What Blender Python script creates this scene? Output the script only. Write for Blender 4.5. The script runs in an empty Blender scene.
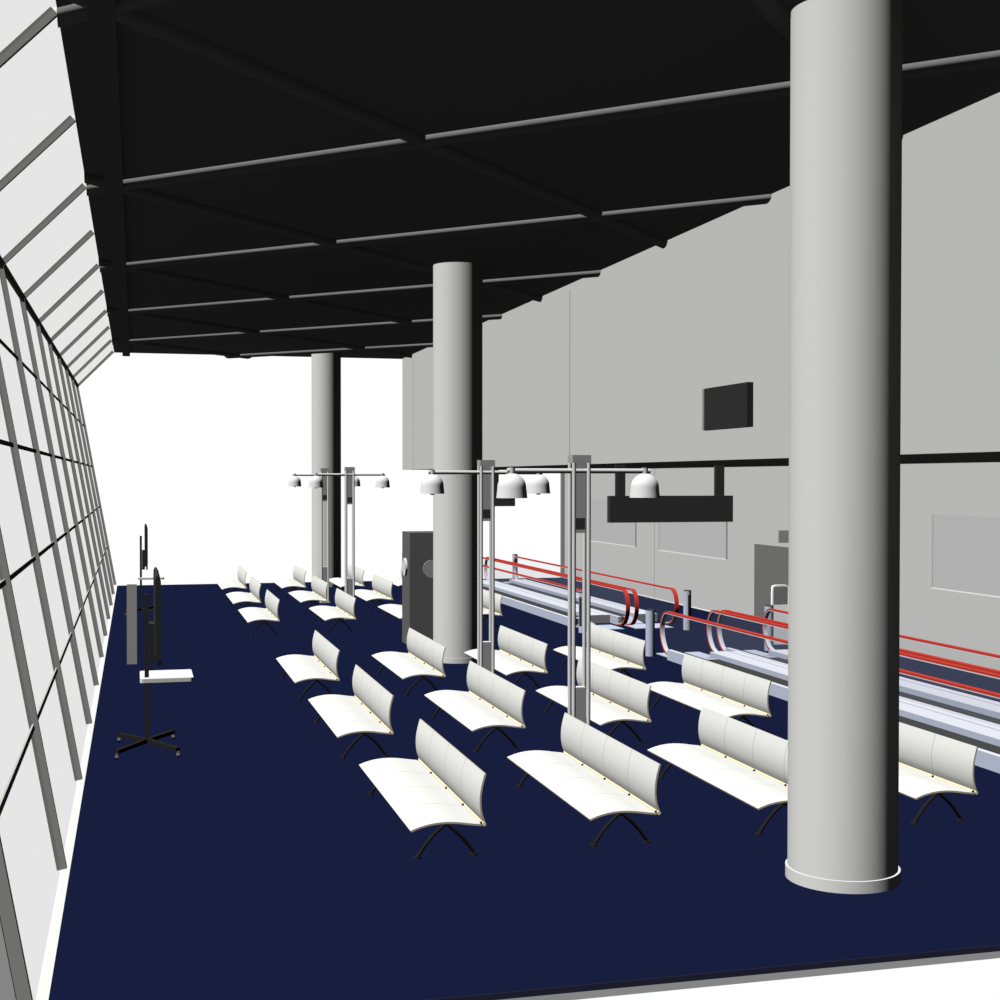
import bpy, math
from math import sin, cos, pi, radians
from mathutils import Matrix, Vector

C = bpy.context.scene.collection
S = bpy.context.scene

# ------------------------------------------------------------------ camera
YAW, PITCH, ROLL = 0.2556, -0.0156, 0.0006
F = Vector((sin(YAW) * cos(PITCH), cos(YAW) * cos(PITCH), sin(PITCH)))
R = F.cross(Vector((0, 0, 1))).normalized()
U = R.cross(F)
R2 = R * cos(ROLL) + U * sin(ROLL)
U2 = U * cos(ROLL) - R * sin(ROLL)
cam_data = bpy.data.cameras.new('camera')
cam_data.sensor_width = 36
cam_data.lens = 36 * 1.3964
cam_data.clip_end = 300
cam = bpy.data.objects.new('camera', cam_data)
M = Matrix((R2, U2, -F)).transposed().to_4x4()
M.translation = Vector((0, 0, 2.5476))
cam.matrix_world = M
C.objects.link(cam)
S.camera = cam

# ------------------------------------------------------------------ sky, sun and added fill
world = bpy.data.worlds.new('overcast_sky')
S.world = world
world.use_nodes = True
bg = world.node_tree.nodes['Background']
bg.inputs[0].default_value = (1, 1, 1, 1)
bg.inputs[1].default_value = 1.0

E = 60.0                                   # light falling on a surface that faces the sun
EL = radians(58)
HZ, UP = cos(EL), sin(EL)
LX, LY = 0.9205 * HZ, 0.3907 * HZ            # share on faces looking to -x (windows) and to -y (camera)


def sun(name, strength, to_light):
    d = bpy.data.lights.new(name, 'SUN')
    d.energy = strength
    d.angle = 0.0
    d.use_shadow = False                   # soft, shadowless light as in the picture
    o = bpy.data.objects.new(name, d)
    o.rotation_euler = Vector(to_light).to_track_quat('Z', 'Y').to_euler()
    C.objects.link(o)


sun('sun', E * pi, (-LX, -LY, UP))
sun('fill_from_below', 0.33 * pi, (0.15, -0.1, -0.98))  # added fill lamp, stands in for ambient light on ceiling and dark sides

S.cycles.transparent_max_bounces = 32
S.cycles.min_transparent_bounces = 32      # many glass panes one behind the other
vs = S.view_settings
S.display_settings.display_device = 'sRGB'
vs.view_transform = 'Standard'
vs.look = 'None'
vs.exposure = 0
vs.gamma = 1
vs.use_curve_mapping = False


# ------------------------------------------------------------------ materials
def lin(h):
    out = []
    for i in (0, 2, 4):
        c = int(h[i:i + 2], 16) / 255
        out.append(c / 12.92 if c <= 0.04045 else ((c + 0.055) / 1.055) ** 2.4)
    return out


def mat(name, h, share, gloss=0.0, rough=0.6, spread=0.0, scale=30.0):
    """h: colour the thing shows when the sun reaches it with this share"""
    m = bpy.data.materials.new(name)
    m.use_nodes = True
    nt = m.node_tree
    nt.nodes.clear()
    base = [c / (E * share) for c in lin(h)]
    out = nt.nodes.new('ShaderNodeOutputMaterial')
    d = nt.nodes.new('ShaderNodeBsdfDiffuse')
    d.inputs['Color'].default_value = (*base, 1)
    if spread:
        tc = nt.nodes.new('ShaderNodeTexCoord')
        nz = nt.nodes.new('ShaderNodeTexNoise')
        nz.inputs['Scale'].default_value = scale
        rp = nt.nodes.new('ShaderNodeMapRange')
        rp.inputs['To Min'].default_value = 1 - spread
        rp.inputs['To Max'].default_value = 1 + spread
        vm = nt.nodes.new('ShaderNodeVectorMath')
        vm.operation = 'SCALE'
        vm.inputs[0].default_value = base
        nt.links.new(tc.outputs['Object'], nz.inputs['Vector'])
        nt.links.new(nz.outputs['Fac'], rp.inputs['Value'])
        nt.links.new(rp.outputs['Result'], vm.inputs['Scale'])
        nt.links.new(vm.outputs['Vector'], d.inputs['Color'])
    last = d
    if gloss:
        g = nt.nodes.new('ShaderNodeBsdfAnisotropic')
        g.inputs['Color'].default_value = (*base, 1)
        g.inputs['Roughness'].default_value = rough
        mx = nt.nodes.new('ShaderNodeMixShader')
        mx.inputs['Fac'].default_value = gloss
        nt.links.new(d.outputs[0], mx.inputs[1])
        nt.links.new(g.outputs[0], mx.inputs[2])
        last = mx
    nt.links.new(last.outputs[0], out.inputs['Surface'])
    return m


def glass(name, clear, h, share):
    m = bpy.data.materials.new(name)
    m.use_nodes = True
    nt = m.node_tree
    nt.nodes.clear()
    out = nt.nodes.new('ShaderNodeOutputMaterial')
    t = nt.nodes.new('ShaderNodeBsdfTransparent')
    t.inputs['Color'].default_value = (clear, clear, clear, 1)
    d = nt.nodes.new('ShaderNodeBsdfDiffuse')
    d.inputs['Color'].default_value = (*[c / (E * share) for c in lin(h)], 1)
    ad = nt.nodes.new('ShaderNodeAddShader')
    nt.links.new(t.outputs[0], ad.inputs[0])
    nt.links.new(d.outputs[0], ad.inputs[1])
    nt.links.new(ad.outputs[0], out.inputs['Surface'])
    return m


m_carpet = mat('navy_carpet', '181E3E', UP, spread=0.02, scale=60)
m_carpet_edge = mat('carpet_edge', '1A1B28', LY)
m_slab = mat('concrete_slab', '808080', LY)
m_ceiling = mat('black_ceiling', '141414', 0.0125)
m_beam = mat('grey_beam', '9C9C9C', 0.49)
m_wall = mat('grey_wall_paint', 'B6B6B4', LX, spread=0.004, scale=3)
m_wall_end = mat('shaded_wall_return', '6B6B69', LY)  # wall paint toned darker for its shaded end face
m_seam = mat('wall_joint', '7A7A78', LX)
m_panel = mat('pale_panel', 'B0B0B0', LX)
m_frame = mat('panel_frame', '747474', LY)
m_skirting = mat('white_skirting', 'FFFFFF', UP)
m_column = mat('column_paint', 'CACAC7', HZ)
m_sill = mat('white_sill', 'FDFDF8', UP)
m_mullion = mat('grey_mullion', '6B6B68', LY)
m_white_metal = mat('white_metal', 'FFFFFF', UP * 0.78)
m_shell = mat('white_bench_shell', 'FFFFFA', UP * 0.98)
m_rim = mat('bench_shell_rim', '7C7566', LY)
m_seam_b = mat('bench_joint', 'C9C9C4', UP)
m_cream = mat('cream_rail', 'FFF0C0', UP * 0.8)
m_black = mat('black_metal', '2E2C2A', UP)
m_lampmetal = mat('brushed_steel', 'C4C4C4', HZ * 0.95)
m_lampbox = mat('grey_lamp_box', '676767', LY)
m_lampswitch = mat('dark_switch', '242424', LY)
m_shade = mat('white_lamp_shade', 'FFFFFF', 0.78)
m_dark = mat('dark_board', '242424', LY)
m_stand = mat('dark_stand', '1F1F1F', LY)
m_screen = mat('wall_screen', '2F2F2F', LX)
m_casing = mat('screen_casing', '80807E', LX)
m_door = mat('grey_door', '6B6B69', LX)
m_signgrey = mat('grey_sign', '6A6A6A', LY)
m_steel_side = mat('bluish_steel', 'A8AFC0', LX)
m_steel_top = mat('lit_steel', 'F3F5FF', UP)
m_steel_line = mat('steel_groove', 'B4C0D6', UP)
m_steel_end = mat('shaded_steel_end', '5C5C5C', LY)
m_comb = mat('comb_plate', 'D4DCF2', UP)
m_belt = mat('dark_belt', '484844', UP)
m_red = mat('red_rubber', 'D8483C', UP, spread=0.01)
m_bollard = mat('bollard_steel', 'AEB6C8', HZ)
m_slot = mat('dark_slot', '303030', LX)
m_cab = mat('dark_grey_cabinet', '3D3D3D', LY)
m_cabside = mat('grey_cabinet_side', '5C5C5C', LX)
m_disc = mat('pale_disc', 'C4C4C4', LX)
m_disc2 = mat('shaded_disc', '646462', LY)
m_pedestal = mat('shaded_pedestal', '6B6B69', LY)
m_white = mat('white_lit_top', 'FFFFFF', UP)  # white of upward faces, toned apart for the light on them
m_trayside = mat('tray_edge', '8C8C88', LY)  # tray is one white; its sides are toned apart for their shade
m_wheel = mat('caster_wheel', '8A8A84', 0.9)
m_cladding = mat('grey_cladding', '808080', LY)
m_fixture = mat('pale_fixture', 'B4B4B4', LY)
m_fixture_dark = mat('fixture_screen', '5A5A5A', LY)
g_facade = glass('facade_glass', 0.889, '101010', LX)
g_rail = glass('balustrade_glass', 0.95, '14161B', LX)


# ------------------------------------------------------------------ mesh helpers
class MB:
    def __init__(self):
        self.v, self.f, self.s, self.m = [], [], [], []

    def face(self, pts, smooth=False, mi=0):
        n = len(self.v)
        self.v += [tuple(p) for p in pts]
        self.f.append(tuple(range(n, n + len(pts))))
        self.s.append(smooth)
        self.m.append(mi)

    def grid(self, rows, smooth=True, close=False, mi=0):
        """rows of points, shared vertices"""
        n, w = len(self.v), len(rows[0])
        for r in rows:
            self.v += [tuple(p) for p in r]
        for i in range(len(rows) - 1):
            for j in range(w if close else w - 1):
                k = (j + 1) % w
                self.f.append((n + i * w + j, n + i * w + k, n + (i + 1) * w + k, n + (i + 1) * w + j))
                self.s.append(smooth)
                self.m.append(mi)
        return self

    def box(self, x0, x1, y0, y1, z0, z1, mi=0):
        p = [(x, y, z) for z in (z0, z1) for y in (y0, y1) for x in (x0, x1)]
        for f in ((0, 2, 3, 1), (4, 5, 7, 6), (0, 1, 5, 4), (2, 6, 7, 3), (0, 4, 6, 2), (1, 3, 7, 5)):
            self.face([p[i] for i in f], mi=mi)
        return self

    def prism(self, pts, d, mi=0):
        """closed 3-d polygon pushed along vector d"""
        d = Vector(d)
        a = [Vector(p) for p in pts]
        b = [p + d for p in a]
        self.face(a, mi=mi)
        self.face(b[::-1], mi=mi)
        n = len(a)
        for i in range(n):
            j = (i + 1) % n
            self.face([a[i], b[i], b[j], a[j]], mi=mi)
        return self

    def lathe(self, prof, c=(0, 0, 0), n=32, mi=0):
        """prof: list of (r, z); a repeated point makes a crisp edge"""
        seg = [[]]
        for k, p in enumerate(prof):
            if k and p == prof[k - 1]:
                seg.append([])
            seg[-1].append(p)
        for s in seg:
            if len(s) < 2:
                continue
            rows = [[(c[0] + r * cos(2 * pi * j / n), c[1] + r * sin(2 * pi * j / n), c[2] + z) for j in range(n)] for r, z in s]
            self.grid(rows, True, True, mi)
        return self

    def tube(self, path, r, n=12, ry=None, mi=0, caps=True):
        path = [Vector(p) for p in path]
        rows = []
        for i, p in enumerate(path):
            t = (path[min(i + 1, len(path) - 1)] - path[max(i - 1, 0)]).normalized()
            a = Vector((0, 0, 1)) if abs(t.z) < 0.9 else Vector((1, 0, 0))
            if ry is not None:
                a = Vector((0, 1, 0)) if abs(t.y) < 0.9 else Vector((0, 0, 1))
            u = t.cross(a).normalized()
            w = t.cross(u)
            rr = r[i] if isinstance(r, (list, tuple)) else r
            rows.append([p + u * rr * cos(2 * pi * j / n) + w * (ry or rr) * sin(2 * pi * j / n) for j in range(n)])
        self.grid(rows, n > 4, True, mi)
        if caps:
            self.face(rows[0][::-1], mi=mi)
            self.face(rows[-1], mi=mi)
        return self

    def sweep(self, path, w, t, x=0.0, mi=0):
        """flat band in a plane x = const; path of (y, z); width w across x, thickness t"""
        n = len(path)
        P = [Vector((y, z)) for y, z in path]
        out, inn = [], []
        for i in range(n):
            d = (P[min(i + 1, n - 1)] - P[max(i - 1, 0)]).normalized()
            nn = Vector((-d.y, d.x))
            out.append(P[i] + nn * t / 2)
            inn.append(P[i] - nn * t / 2)
        for a, b in (((x - w / 2, out), (x + w / 2, out)), ((x + w / 2, inn), (x - w / 2, inn)),
                     ((x - w / 2, inn), (x - w / 2, out)), ((x + w / 2, out), (x + w / 2, inn))):
            self.grid([[(a[0], p.x, p.y) for p in a[1]], [(b[0], p.x, p.y) for p in b[1]]], True, False, mi)
        for k in (0, n - 1):
            self.face([(x - w / 2, *out[k]), (x + w / 2, *out[k]), (x + w / 2, *inn[k]), (x - w / 2, *inn[k])], mi=mi)
        return self

    def build(self, name, mats, parent=None, loc=None):
        me = bpy.data.meshes.new(name)
        me.from_pydata(self.v, [], self.f)
        me.polygons.foreach_set('use_smooth', self.s)
        if not isinstance(mats, (list, tuple)):
            mats = [mats]
        for m in mats:
            me.materials.append(m)
        me.polygons.foreach_set('material_index', self.m)
        me.update()
        o = bpy.data.objects.new(name, me)
        C.objects.link(o)
        if parent is not None:
            o.parent = parent
        if loc is not None:
            o.location = loc
        return o


def bez(pts, n=8):
    """smooth curve through points"""
    P = [Vector(p) for p in pts]
    out = []
    for i in range(len(P) - 1):
        p0, p1, p2, p3 = P[max(i - 1, 0)], P[i], P[i + 1], P[min(i + 2, len(P) - 1)]
        for k in range(n):
            t = k / n
            out.append(0.5 * ((2 * p1) + (p2 - p0) * t + (2 * p0 - 5 * p1 + 4 * p2 - p3) * t * t + (3 * p1 - p0 - 3 * p2 + p3) * t ** 3))
    out.append(P[-1])
    return out


def thing(name, label, cat, loc=(0, 0, 0), group=None):
    o = bpy.data.objects.new(name, None)
    o.empty_display_size = 0.2
    o.location = loc
    C.objects.link(o)
    return tag(o, label, cat, group)


def tag(o, label, cat, group=None):
    o['label'] = label
    o['category'] = cat
    if group:
        o['group'] = group
    return o


def struct(o, label=None):
    o['kind'] = 'structure'
    if label:
        o['label'] = label
    return o


def copy_tree(o, parent=None):
    c = o.copy()
    C.objects.link(c)
    if parent is not None:
        c.parent = parent
    for ch in [k for k in o.children]:
        copy_tree(ch, c)
    return c


# ------------------------------------------------------------------ main dimensions
ZC = 5.508                  # ceiling
XT, XK, ZK = -0.467, -1.2745, 4.685
YN, YF = 6.655, 34.25       # slab ends
M0, DM = 9.401, 2.7538      # window posts
XU, XL, ZS = 6.42, 10.65, 2.755

# ------------------------------------------------------------------ floor
fl = MB()
fl.box(-0.416, XL + 0.1, YN, YF, -0.034, 0.0)
fl_o = struct(fl.build('floor', m_carpet), 'navy blue carpet covering the whole hall floor')
MB().box(-0.416, XL + 0.1, YN - 0.004, YN, -0.034, -0.001).build('carpet_edge', m_carpet_edge, fl_o)
MB().box(-0.47, XL + 0.1, YN - 0.004, YF, -0.072, -0.034).build('slab', m_slab, fl_o)

# ------------------------------------------------------------------ ceiling with diagonal beams
ce = struct(MB().box(XT, XU + 4.3, YN, YF, ZC, ZC + 0.12).build('ceiling', m_ceiling), 'flat black ceiling with crossing diagonal beams')


def beam(a, b, ax_a, ax_b, r=0.082, n=10):
    a, b = Vector(a), Vector(b)
    d = (b - a).normalized()
    s = Vector((d.y, -d.x, 0))
    mb = MB()
    rows = []
    for p, ax in ((a, ax_a), (b, ax_b)):
        row = []
        for k in range(n + 1):
            q = p + s * r * cos(pi * k / n) - Vector((0, 0, 1)) * r * sin(pi * k / n)
            row.append(q + d * ((p[ax] - q[ax]) / d[ax]))     # ends cut square to the wall or slab edge
        rows.append(row)
    mb.grid(rows, True)
    mb.face(rows[0])
    mb.face(rows[1][::-1])
    return mb


S0 = 8.91                    # x + y of the first beam
for k in range(-1, 8):
    s = S0 + 2 * DM * k
    # x + y = s
    xa = max(XT, s - YF)
    xb = min(XU, s - YN)
    if xb > xa + 0.2:
        beam((xa, s - xa, ZC), (xb, s - xb, ZC), 0 if xa == XT else 1, 0 if xb == XU else 1).build('ceiling_beam', m_beam, ce)
SL = 1.12
for k in range(-2, 7):
    c = 9.26 + 2 * DM * k
    # y = SL x + c
    xa = max(XT, (YN - c) / SL)
    xb = min(XU, (YF - c) / SL)
    if xb > xa + 0.2:
        beam((xa, xa * SL + c, ZC), (xb, xb * SL + c, ZC), 0 if xa == XT else 1, 0 if xb == XU else 1).build('ceiling_beam', m_beam, ce)
MB().box(-0.275, -0.105, YN, YF, ZC - 0.082, ZC).build('edge_beam', m_ceiling, ce)

# ------------------------------------------------------------------ window wall: ten bays
low = Vector((XK - XT, 0, ZK - 0.03)).normalized()
hi = Vector((XT - XK, 0, ZC - ZK)).normalized()
nl = Vector((-low.z, 0, low.x))     # outward normals
nh = Vector((-hi.z, 0, hi.x))
B0 = Vector((-0.434, 0, 0.03))
K0 = Vector((XK, 0, ZK))
T0 = Vector((XT, 0, ZC))
DEP = 0.062


def mullion(parent, y):
    w = 0.022
    kb = K0 + (nl + nh).normalized() * DEP
    prof = [B0, K0, kb, B0 + nl * DEP]
    o1 = MB().prism([p + Vector((0, y - w, 0)) for p in prof], (0, 2 * w, 0)).build('mullion', m_mullion, parent)
    prof = [K0, T0, T0 + nh * DEP, kb]
    MB().prism([p + Vector((0, y - w, 0)) for p in prof], (0, 2 * w, 0)).build('mullion', m_mullion, parent)


for i in range(10):
    y0 = M0 + DM * (i - 1)
    y1 = y0 + DM
    a = 'window_%d' % (i + 1)
    g = 0.04
    p0, p1 = B0 + nl * g, K0 + nl * g
    q0, q1 = K0 + nh * g, T0 + nh * g + hi * 0.04
    w = MB().prism([p0 + Vector((0, y0 + 0.022, 0)), p1 + Vector((0, y0 + 0.022, 0)), p1 + Vector((0, y1 - 0.022, 0)), p0 + Vector((0, y1 - 0.022, 0))], nl * 0.001).build(a, g_facade)
    struct(w, 'leaning glass bay number %d of the window wall' % (i + 1))
    MB().prism([q0 + Vector((0, y0 + 0.022, 0)), q1 + Vector((0, y0 + 0.022, 0)), q1 + Vector((0, y1 - 0.022, 0)), q0 + Vector((0, y1 - 0.022, 0))], nh * 0.001).build('upper_pane', g_facade, w)
    mullion(w, y0)
    if i == 9:
        mullion(w, y1)
    for k in range(1, 5):
        c = B0.lerp(K0, k / 5) + nl * 0.027
        h = low * 0.018
        MB().prism([c - h + Vector((0, y0 + 0.022, 0)), c + h + Vector((0, y0 + 0.022, 0)), c + h + nl * 0.012 + Vector((0, y0 + 0.022, 0)), c - h + nl * 0.012 + Vector((0, y0 + 0.022, 0))], (0, DM - 0.044, 0)).build('transom', m_mullion, w)
    c = K0 + Vector((0, y0 + 0.022, 0))
    MB().prism([c - low * 0.03 + nl * 0.002, c + Vector((-0.002, 0, 0)), c + hi * 0.03 + nh * 0.002, c + hi * 0.03 + nh * 0.036, c - low * 0.03 + nl * 0.036], (0, DM - 0.044, 0)).build('eave_bar', m_mullion, w)

struct(MB().box(-0.462, -0.416, YN, YF, -0.03, 0.012).build('trim_1', m_sill), 'white sill strip at the foot of the window wall')
struct(MB().prism([(B0.x + nl.x * DEP, YN - 0.03, 0.0), (K0.x + nl.x * DEP, YN - 0.03, ZK), (-2.2, YN - 0.03, ZK), (-2.2, YN - 0.03, 0.0)], (0, 0.03, 0)).build('trim_2', m_cladding), 'grey end cladding outside the nearest window post')

# ------------------------------------------------------------------ right-hand walls
struct(MB().box(XU, XL + 0.2, YN, 34.15, ZS, ZC).build('wall_upper', m_wall), 'upper grey wall overhanging the moving walkways')
struct(MB().box(XL, XL + 0.2, YN, YF, 0, ZS).build('wall_right', m_wall), 'lower grey wall behind the moving walkways')
struct(MB().box(XL - 0.1, XL, YF - 0.06, YF, 0, ZS).build('trim_3', m_wall_end), 'grey return at the far end of the lower wall')
struct(MB().box(XL - 0.05, XL - 0.001, YN, YF - 0.07, 0, 0.012).build('baseboard_right', m_skirting))
for k, yy in enumerate((20.36, 32.75)):
    struct(MB().box(XU - 0.002, XU - 0.0005, yy - 0.012, yy + 0.012, ZS + 0.001, ZC - 0.083).build('trim_%d' % (4 + k), m_seam), 'thin vertical joint in the upper grey wall')
struct(MB().box(XL - 0.002, XL - 0.0005, 27.79, 27.805, 0.013, ZS - 0.001).build('trim_6', m_seam), 'thin vertical joint in the lower grey wall')

# three pale framed panels on the lower wall
for k, (ya, yb) in enumerate(((28.91, 32.2), (24.04, 27.54), (13.6, 17.14))):
    lab = ('pale framed panel on the far end of the lower wall', 'pale framed panel on the lower wall right below the dark hanging board',
           'pale framed panel on the lower wall right of the nearest column')[k]
    o = struct(MB().box(XL - 0.006, XL - 0.001, ya, yb, 1.045, 2.055).build('window_%d' % (11 + k), m_panel), lab)
    MB().box(XL - 0.012, XL - 0.001, yb - 0.03, yb + 0.0, 1.04, 2.06).build('window_frame', m_frame, o)
    MB().box(XL - 0.03, XL - 0.001, ya - 0.015, ya, 1.04, 2.06).build('window_frame', m_frame, o)
    MB().box(XL - 0.016, XL - 0.001, ya, yb, 1.03, 1.045).build('window_sill', m_white_metal, o)

d = struct(MB().box(XL - 0.012, XL - 0.001, 20.7, 22.84, 0.0, 1.385).build('door_1', m_door), 'low dark grey door in the lower wall')
t = thing('wall_sign', 'small square grey sign projecting from the wall above the dark door', 'sign', (10.6, 21.0, 1.58))
MB().box(-0.39, 0.045, -0.02, 0.02, -0.09, 0.115).build('sign_plate', m_signgrey, t)
MB().box(0.02, 0.048, -0.035, 0.035, -0.05, 0.05).build('bracket', m_signgrey, t)

# ------------------------------------------------------------------ columns
RC = 0.3437


def column(y, label):
    t = thing('column', label, 'column', (4.361, y, 0), 'round grey columns')
    MB().lathe([(RC, 0.0), (RC, ZC - 0.001)], n=96).build('shaft', m_column, t)
    MB().lathe([(RC + 0.014, 0), (RC + 0.014, 0.075), (RC + 0.014, 0.075), (RC, 0.075)], n=96).build('plinth', [m_column], t)
    MB().lathe([(RC + 0.0145, 0.0755), (RC, 0.0755)], n=96).build('plinth_rim', m_white, t)
    return t


column(8.037, 'huge round grey column nearest the camera')
column(19.02, 'round grey column in the middle, beside the dark cabinet')
column(32.87, 'farthest round grey column, standing behind the distant benches')

# ------------------------------------------------------------------ benches
BL = 2.2


def shell(prof, th, y0, y1):
    """curved sheet; prof of (x, z); normal side is left of travel"""
    n = len(prof)
    P = [Vector(p) for p in prof]
    top, bot = [], []
    for i in range(n):
        dd = (P[min(i + 1, n - 1)] - P[max(i - 1, 0)]).normalized()
        nn = Vector((-dd.y, dd.x))
        top.append(P[i])
        bot.append(P[i] - nn * th)
    mb = MB()
    mb.grid([[(p.x, y0, p.y) for p in top], [(p.x, y1, p.y) for p in top]], True)
    mb.grid([[(p.x, y1, p.y) for p in bot], [(p.x, y0, p.y) for p in bot]], True, mi=1)
    for yy in (y0, y1):
        mb.grid([[(p.x, yy, p.y) for p in top], [(p.x, yy, p.y) for p in bot]], False, mi=1)
    for k in (0, n - 1):
        mb.face([(top[k].x, y0, top[k].y), (top[k].x, y1, top[k].y), (bot[k].x, y1, bot[k].y), (bot[k].x, y0, bot[k].y)], mi=1)
    return mb


seat_prof = bez([(-0.500, 0.222), (-0.44, 0.243), (-0.36, 0.260), (-0.27, 0.266), (-0.18, 0.260), (-0.09, 0.246), (-0.015, 0.236)], 4)
back_prof = bez([(-0.006, 0.250), (-0.022, 0.300), (-0.030, 0.360), (-0.029, 0.425), (-0.018, 0.495), (0.004, 0.574)], 4)


def make_bench():
    t = thing('bench', 'bench', 'bench')
    n = 4
    w = BL / n
    for k in range(n):
        y0, y1 = k * w + 0.002, (k + 1) * w - 0.002
        shell(seat_prof, 0.013, y0, y1).build('seat', [m_shell, m_rim], t)
        shell(back_prof, 0.013, y0, y1).build('backrest', [m_shell, m_rim], t)
    MB().tube([(0, -0.004, 0.236), (0, BL + 0.004, 0.236)], 0.0135, 12).build('rail', m_cream, t)
    for yy in (0.012, w, 2 * w, 3 * w, BL - 0.012):
        MB().box(-0.024, -0.011, yy - 0.008, yy + 0.008, 0.226, 0.25).build('bracket', m_black, t)
    MB().tube([(-0.228, 0.10, 0.226), (-0.228, BL - 0.10, 0.226)], 0.014, 10).build('support_beam', m_black, t)
    for yy in (0.1375, BL - 0.1375):
        for pts in ([(-0.19, 0.238), (-0.25, 0.205), (-0.32, 0.145), (-0.38, 0.075), (-0.425, 0.012)],
                    [(-0.27, 0.238), (-0.21, 0.205), (-0.14, 0.145), (-0.08, 0.075), (-0.035, 0.012)]):
            path = [(p[0], yy, p[1]) for p in bez(pts, 4)]
            leg = MB().tube(path, 0.0125, 8, ry=0.016)
            x = pts[-1][0]
            leg.lathe([(0.0, 0.012), (0.026, 0.012), (0.026, 0.012), (0.028, 0.0)], (x - 0.005, yy, 0), 12)
            leg.build('leg', m_black, t)
    return t


bench0 = make_bench()
X0, AX, Y0, BY, Y1 = 2.2496, 1.2440, 9.0231, 3.4496, 22.7723
row_n = ('nearest row', 'second row', 'third row')
col_n = ('first from the windows', 'second from the windows', 'third from the windows', 'fourth from the windows')
first = True
for blk in range(2):
    for j in range(3):
        for i in range(4):
            if blk == 1 and (i, j) == (3, 1):
                continue            # wholly behind the column
            o = bench0 if first else copy_tree(bench0)
            first = False
            o.location = (X0 + AX * i, (Y1 if blk else Y0) + BY * j, 0)
            if blk == 0:
                extra = {(2, 0): ', behind the big column', (3, 0): ', right of big column'}.get((i, j), '')
                o['label'] = 'white bench in the near block, %s, %s%s' % (row_n[j], col_n[i], extra)
                o['group'] = 'near block of white benches'
            else:
                o['label'] = 'small distant white bench in the far block, %s, %s' % (row_n[j], col_n[i])
                o['group'] = 'far block of white benches'
            o['category'] = 'bench'

# ------------------------------------------------------------------ double lamp posts
HT = 2.748


def make_lamp():
    t = thing('lamp_post', 'lamp', 'lamp')
    dx, dy, r = 0.067, 0.0585, 0.0175
    for sx in (-1, 1):
        for sy in (-1, 1):
            MB().tube([(sx * dx, sy * dy, 0.02), (sx * dx, sy * dy, HT - 0.067)], r, 16).build('pole', m_lampmetal, t)
    MB().box(-0.084, 0.084, -0.074, 0.074, HT - 0.067, HT).build('top_cap', m_lampbox, t)
    MB().box(-0.0495, 0.0495, -0.01, 0.01, HT - 0.675, HT - 0.067).build('upper_panel', m_lampbox, t)
    MB().box(-0.038, 0.044, -0.03, -0.01, HT - 0.645, HT - 0.545).build('switch_box', m_lampswitch, t)
    MB().box(-0.0495, 0.0495, -0.04, 0.04, 0.02, 0.73).build('lower_panel', [m_lampbox], t)
    MB().box(-0.0495, 0.0495, -0.04, 0.04, 0.7305, 0.736).build('panel_lid', m_white, t)
    MB().box(-0.1, 0.1, -0.09, 0.09, 0, 0.02).build('base_plate', m_lampbox, t)
    zb = HT - 0.137
    bar = MB().tube([(-0.65, 0, zb), (0.65, 0, zb)], 0.022, 14)
    bar.build('crossbar', m_lampmetal, t)
    for sx in (-0.607, 0.603):
        MB().lathe([(0.0, 0.028), (0.03, 0.028), (0.03, 0.028), (0.03, -0.055), (0.03, -0.055), (0.0, -0.055)], (sx, 0, zb), 20).build('lamp_mount', m_lampmetal, t)
        zs = HT - 0.37
        dome = []
        for k in range(9):
            a = pi / 2 * (1 - k / 8)
            dome.append((0.1245 * cos(a), 0.088 + 0.125 * sin(a)))
        dome += [(0.128, 0.05), (0.1315, 0.02), (0.1335, 0.0), (0.1335, 0.0), (0.128, 0.0), (0.128, 0.0), (0.122, 0.02), (0.108, 0.09), (0.06, 0.16), (0.0, 0.18)]
        MB().lathe(dome, (sx, 0, zs), 40).build('lamp_shade', m_shade, t)
        bl = []
        for k in range(7):
            a = -pi / 2 + pi * k / 6
            bl.append((0.042 * cos(a), 0.025 + 0.042 * sin(a)))
        MB().lathe(bl, (sx, 0, zs), 16).build('bulb', m_dark, t)
    return t


lamp0 = make_lamp()
for k, (yy, lab) in enumerate(((11.55, 'tall four-pole lamp post with two white domes, nearest the camera'),
                               (15.0, 'four-pole lamp post with two white domes just right of the middle column'),
                               (25.1, 'distant four-pole lamp post standing clear right of the farthest column'),
                               (28.5, 'farthest four-pole lamp post, seen in front of the farthest column'))):
    o = lamp0 if k == 0 else copy_tree(lamp0)
    o.location = ((3.73, 3.76, 3.75, 3.745)[k], yy, 0)
    o['label'] = lab
    o['group'] = 'double lamp posts in a line'

# ------------------------------------------------------------------ moving walkways
RZ = 0.637


def end_curve(tip, d, zt):
    """from the low end up and over; d = +1 if the tip looks to +y"""
    pts = [(-0.46, 0.02), (-0.30, 0.035), (-0.16, 0.085), (-0.07, 0.17), (-0.015, 0.27), (0.0, 0.37), (-0.02, 0.475), (-0.085, 0.575), (-0.19, 0.635), (-0.34, zt)]
    return [(tip + d * a, b) for a, b in [tuple(v) for v in bez(pts, 5)]]


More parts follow.
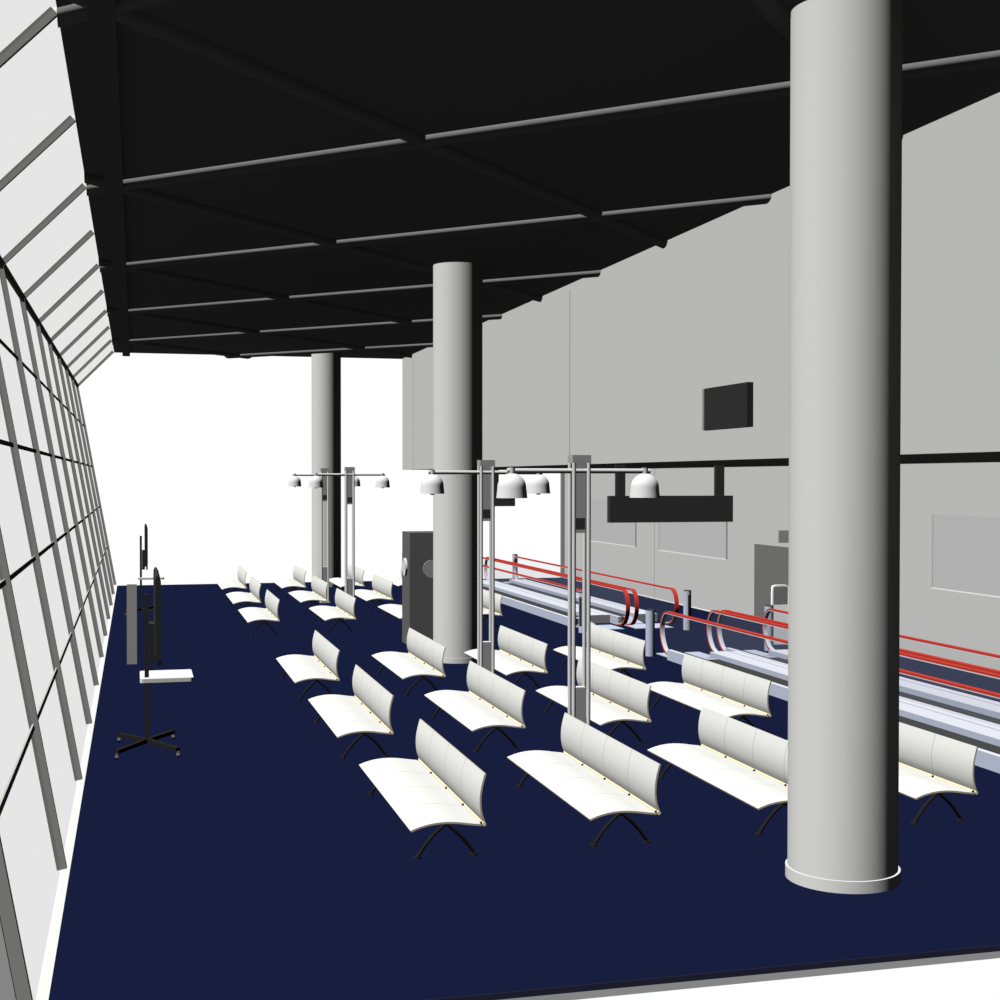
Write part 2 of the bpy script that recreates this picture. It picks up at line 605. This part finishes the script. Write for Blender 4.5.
def make_walkway(ya, yb):
    """ya, yb: handrail tips; x origin = outer left edge"""
    t = thing('moving_walkway', 'walkway', 'moving walkway')
    b0, b1 = ya + 0.55, yb - 0.55
    for x0, x1, rx, ins in ((0.0, 0.06, 0.14, 0), (0.475, 0.875, 0.865, 0.4)):
        sk = MB()
        b0, b1 = ya + 0.55 + ins, yb - 0.55 - ins
        sk.box(x0, x1, b0, b1, 0.0, 0.1425)
        o = sk.build('skirt', m_steel_side, t)
        MB().box(x0 + 0.0005, x1 - 0.0005, b0, b1, 0.1425, 0.145).build('skirt_top', m_steel_top, o)  # lit top of the skirt, painted as a brighter copy of its steel
        MB().box(x0 + 0.004, x1 - 0.004, b0 - 0.002, b0 - 0.0005, 0.002, 0.142).build('shaded_end', m_steel_end, o)  # same skirt steel, painted darker for the shade on its end
        if x1 - x0 > 0.2:
            MB().box(x1 - 0.135, x1 - 0.115, b0, b1, 0.145, 0.1465).build('groove', m_steel_line, o)
        lo = end_curve(ya, -1, RZ)
        hi_ = end_curve(yb, 1, RZ)
        path = lo + hi_[::-1]
        hr = MB().sweep(path, 0.07, 0.022, rx).build('handrail', m_red, t)
        pin = []
        n = len(path)
        P = [Vector(p) for p in path]
        for i in range(n):
            dd = (P[min(i + 1, n - 1)] - P[max(i - 1, 0)]).normalized()
            nn = Vector((-dd.y, dd.x))
            pin.append(tuple(P[i] - nn * 0.016))
        MB().sweep(pin, 0.06, 0.01, rx).build('rail_guide', m_steel_top, hr)
        poly = [(rx - 0.004, p[0], p[1]) for p in pin]
        MB().prism(poly, (0.008, 0, 0)).build('glass_side', g_rail, t)
    b0, b1 = ya + 0.55, yb - 0.55
    MB().box(0.0605, 0.165, b0, b1, 0.0, 0.128).build('inner_skirt', m_belt, t)
    MB().box(0.165, 0.475, b0 + 0.7, b1 - 0.7, 0.02, 0.08).build('belt', m_belt, t)
    for s, e in ((b0, -1), (b1, 1)):
        y_in, y_out = s - e * 0.7, s + e * 0.66
        pl = [(0.165, s - e * 0.0, 0.0), (0.165, s, 0.022), (0.165, y_in, 0.082), (0.165, y_in, 0.0)]
        mb = MB().prism(pl, (0.31, 0, 0))
        mb.prism([(0.09, s, 0.001), (0.76, s, 0.001), (0.76, y_out, 0.001), (0.09, y_out, 0.001)], (0, 0, 0.011))
        mb.build('comb_plate', m_comb, t)
    return t


wfar = make_walkway(22.33, 32.9)
wnear = make_walkway(8.0, 18.88)
for o, x, lab in ((wnear, 7.215, 'near moving walkway with red handrails, lane closer to the benches'),
                  (copy_tree(wnear), 8.1, 'near moving walkway with red handrails, lane closer to the grey wall'),
                  (wfar, 7.215, 'far moving walkway with red handrails, lane closer to the benches'),
                  (copy_tree(wfar), 8.1, 'far moving walkway with red handrails, lane closer to the grey wall')):
    o.location = (x, 0, 0)
    o['label'] = lab
    o['group'] = 'moving walkways with red handrails'


# bollards at the walkway ends
def make_bollard():
    t = thing('bollard', 'bollard', 'bollard')
    r = 0.066
    MB().lathe([(r, 0.0), (r, 0.655)], n=32).build('body', m_bollard, t)
    MB().lathe([(r, 0.655), (r, 0.655), (r - 0.006, 0.668), (r - 0.006, 0.668), (0.0, 0.66)], n=32).build('cap', m_dark, t)
    return t


def slot(t, a, h0, h1):
    r = 0.0672
    rows = []
    for z in (h0, h1):
        rows.append([(r * cos(a + q), r * sin(a + q), z) for q in [-0.42 + 0.84 * k / 8 for k in range(9)]])
    MB().grid(rows, True).build('slot_panel', m_slot, t)


bl0 = make_bollard()
bs = [bl0]
for k in range(4):
    bs.append(copy_tree(bl0))
for o, (x, y), lab in zip(bs, ((7.14, 18.8), (9.08, 18.98), (7.143, 21.93), (8.98, 21.9), (9.1, 33.35)),
                          ('steel bollard at the near walkway end, closer to the benches',
                           'steel bollard at the near walkway end, closer to the wall, beside the pale fixture',
                           'slotted steel bollard seen between the poles of the nearest lamp post',
                           'steel bollard with black front panel before the grey wall',
                           'tiny distant steel bollard at the farthest walkway end')):
    o.location = (x, y, 0)
    o['label'] = lab
    o['group'] = 'steel bollards by the walkways'
slot(bs[2], radians(215), 0.11, 0.59)
slot(bs[3], radians(283), 0.2, 0.59)

# ------------------------------------------------------------------ hanging boards over the walkways
for y, x0, x1, hx, lab in ((20.3, 7.045, 9.09, (7.235, 8.88), 'blank dark board hanging from the ceiling above the walkways, nearer one'),
                           (32.9, 7.0, 8.98, (7.215, 8.5), 'distant dark board hanging above the walkways behind the lamp domes')):
    t = thing('hanging_board', lab, 'sign board', (0, y, 0), 'dark boards above the walkways')
    MB().box(x0, x1, 0, 0.12, 1.865, 2.277).build('board', m_dark, t)
    for h in hx:
        MB().box(h - 0.075, h + 0.075, 0.03, 0.09, 2.277, ZS).build('hanger', m_dark, t)

# screen on the upper wall
t = thing('wall_screen', 'dark flat screen mounted high on the upper grey wall', 'screen', (XU, 14.5, 3.34))
MB().box(-0.07, -0.001, 0.49, 0.55, -0.24, 0.24).build('casing', m_casing, t)
MB().box(-0.072, -0.001, -0.68, 0.49, -0.24, 0.24).build('screen', m_screen, t)

# ------------------------------------------------------------------ dark cabinet behind the middle column
t = thing('cabinet', 'tall dark grey square cabinet with pale round discs beside the middle column', 'cabinet', (4.02, 20.78, 0))
cb = MB().box(0, 0.66, 0, 0.62, 0, 1.722)
cb.build('body', m_cab, t)
MB().box(-0.003, 0, 0.004, 0.62, 0, 1.4).build('side_panel', m_cabside, t)
for z in (0.333, 0.643, 0.963):
    MB().box(-0.0035, 0.66, -0.0015, 0, z - 0.003, z + 0.003).build('joint', m_cabside, t)


def disc(cx, cy, cz, axis, r, th, m, parent):
    mb = MB()
    n = 36
    ring = []
    for k in range(n):
        a = 2 * pi * k / n
        ring.append((cx, cy + r * cos(a), cz + r * sin(a)) if axis == 'x' else (cx + r * cos(a), cy, cz + r * sin(a)))
    mb.prism(ring, (th, 0, 0) if axis == 'x' else (0, th, 0))
    return mb.build('disc', m, parent)


disc(-0.003, 0.31, 1.185, 'x', 0.137, -0.03, m_disc, t)
disc(0.335, 0, 1.17, 'y', 0.135, -0.02, m_disc2, t)  # same pale disc, colour darkened for the shaded front

# ------------------------------------------------------------------ pale fixture by the dark door
t = thing('information_stand', 'pale arched stand with a grey screen half hidden by the near column', 'stand', (9.43, 19.6, 0))
arch = bez([(0.0, 0.0), (0.0, 0.45), (0.0, 0.85), (0.035, 0.905), (0.1, 0.915), (0.2, 0.915), (0.255, 0.905), (0.29, 0.85), (0.29, 0.45), (0.29, 0.0)], 4)
fr = MB()
o_, i_ = [], []
n = len(arch)
for k in range(n):
    dd = (arch[min(k + 1, n - 1)] - arch[max(k - 1, 0)]).normalized()
    nn = Vector((dd.y, -dd.x))
    o_.append(arch[k])
    i_.append(arch[k] + nn * 0.022)
for a, b, y in ((o_, i_, 0), (o_, i_, 0.04)):
    fr.grid([[(p.x, y, p.y) for p in a], [(p.x, y, p.y) for p in b]], False)
for a in (o_, i_):
    fr.grid([[(p.x, 0, p.y) for p in a], [(p.x, 0.04, p.y) for p in a]], True)
fr.build('arch_frame', m_fixture, t)
MB().box(0.022, 0.268, 0.01, 0.035, 0.61, 0.885).build('screen', m_fixture_dark, t)
MB().box(0.022, 0.268, 0.005, 0.035, 0.0, 0.61).build('front_panel', m_fixture, t)


# ------------------------------------------------------------------ rolling display stands by the windows
def make_stand():
    t = thing('display_stand', 'stand', 'display stand')
    pz = 1.46
    MB().box(-0.02, 0.02, -0.02, 0.02, 0.065, pz).build('pole', m_stand, t)
    ends = ((-0.26, 0.42), (0.25, 0.45), (0.27, -0.47), (-0.27, -0.45))
    for ex, ey in ends:
        v = Vector((ex, ey, 0))
        s = Vector((-v.y, v.x, 0)).normalized() * 0.022
        a = v.normalized() * 0.03
        lg = MB()
        lg.prism([a - s + Vector((0, 0, 0.065)), v - s + Vector((0, 0, 0.055)), v + s + Vector((0, 0, 0.055)), a + s + Vector((0, 0, 0.065))], (0, 0, 0.035))
        lo = lg.build('leg', m_black, t)
        cs = MB()
        cs.tube([(ex - 0.013, ey, 0.021), (ex + 0.013, ey, 0.021)], 0.021, 16)
        cs.box(ex - 0.01, ex + 0.01, ey - 0.012, ey + 0.012, 0.035, 0.056)
        cs.build('caster', m_wheel, lo)
    MB().box(-0.05, 0.05, -0.05, 0.05, 0.058, 0.105).build('hub', m_black, t)
    # tray
    tr = MB()
    out = []
    x0, x1, y0, y1, r = -0.062, 0.425, -0.12, 0.46, 0.03
    for cx, cy, a0 in ((x1 - r, y1 - r, 0), (x0 + r, y1 - r, 90), (x0 + r, y0 + r, 180), (x1 - r, y0 + r, 270)):
        for k in range(6):
            a = radians(a0 + 18 * k)
            out.append((cx + r * cos(a), cy + r * sin(a)))
    tr.prism([(x, y, 0.64) for x, y in out], (0, 0, 0.035))
    to = tr.build('tray', m_trayside, t)
    MB().prism([(x, y, 0.6752) for x, y in out], (0, 0, 0.002)).build('tray_top', m_white, to)
    # display seen edge on
    sc = MB()
    pr = [(0.072, 0.915), (0.072, 1.635), (0.084, 1.665), (0.1, 1.665), (0.119, 1.635), (0.119, 0.915)]
    sc.prism([(x, -0.62, z) for x, z in pr], (0, 1.36, 0))
    so = sc.build('display', m_stand, t)
    MB().box(0.119, 0.123, -0.59, 0.71, 0.94, 1.615).build('screen', m_dark, so)
    MB().box(0.092, 0.122, -0.622, -0.58, 0.86, 0.915).build('power_light', m_black, so)
    MB().box(0.022, 0.075, -0.12, 0.12, 0.83, 1.19).build('mount', m_stand, t)
    return t


st = make_stand()
st.location = (0.1, 13.5, 0)
st['label'] = 'near black rolling display stand with white shelf beside the windows'
st['group'] = 'rolling display stands'
st2 = copy_tree(st)
st2.location = (0.1, 27.1, 0)
st2['label'] = 'distant black rolling display stand behind the slim pedestal'

t = thing('pedestal', 'slim white pedestal with shade-toned body behind the near display stand', 'pedestal', (-0.05, 19.72, 0))
MB().box(-0.066, 0.067, 0, 1.38, 0, 1.09).build('body', m_pedestal, t)  # white pedestal; shade on its front is put into this grey
MB().box(-0.067, 0.068, -0.001, 1.38, 1.09, 1.096).build('top', m_white, t)
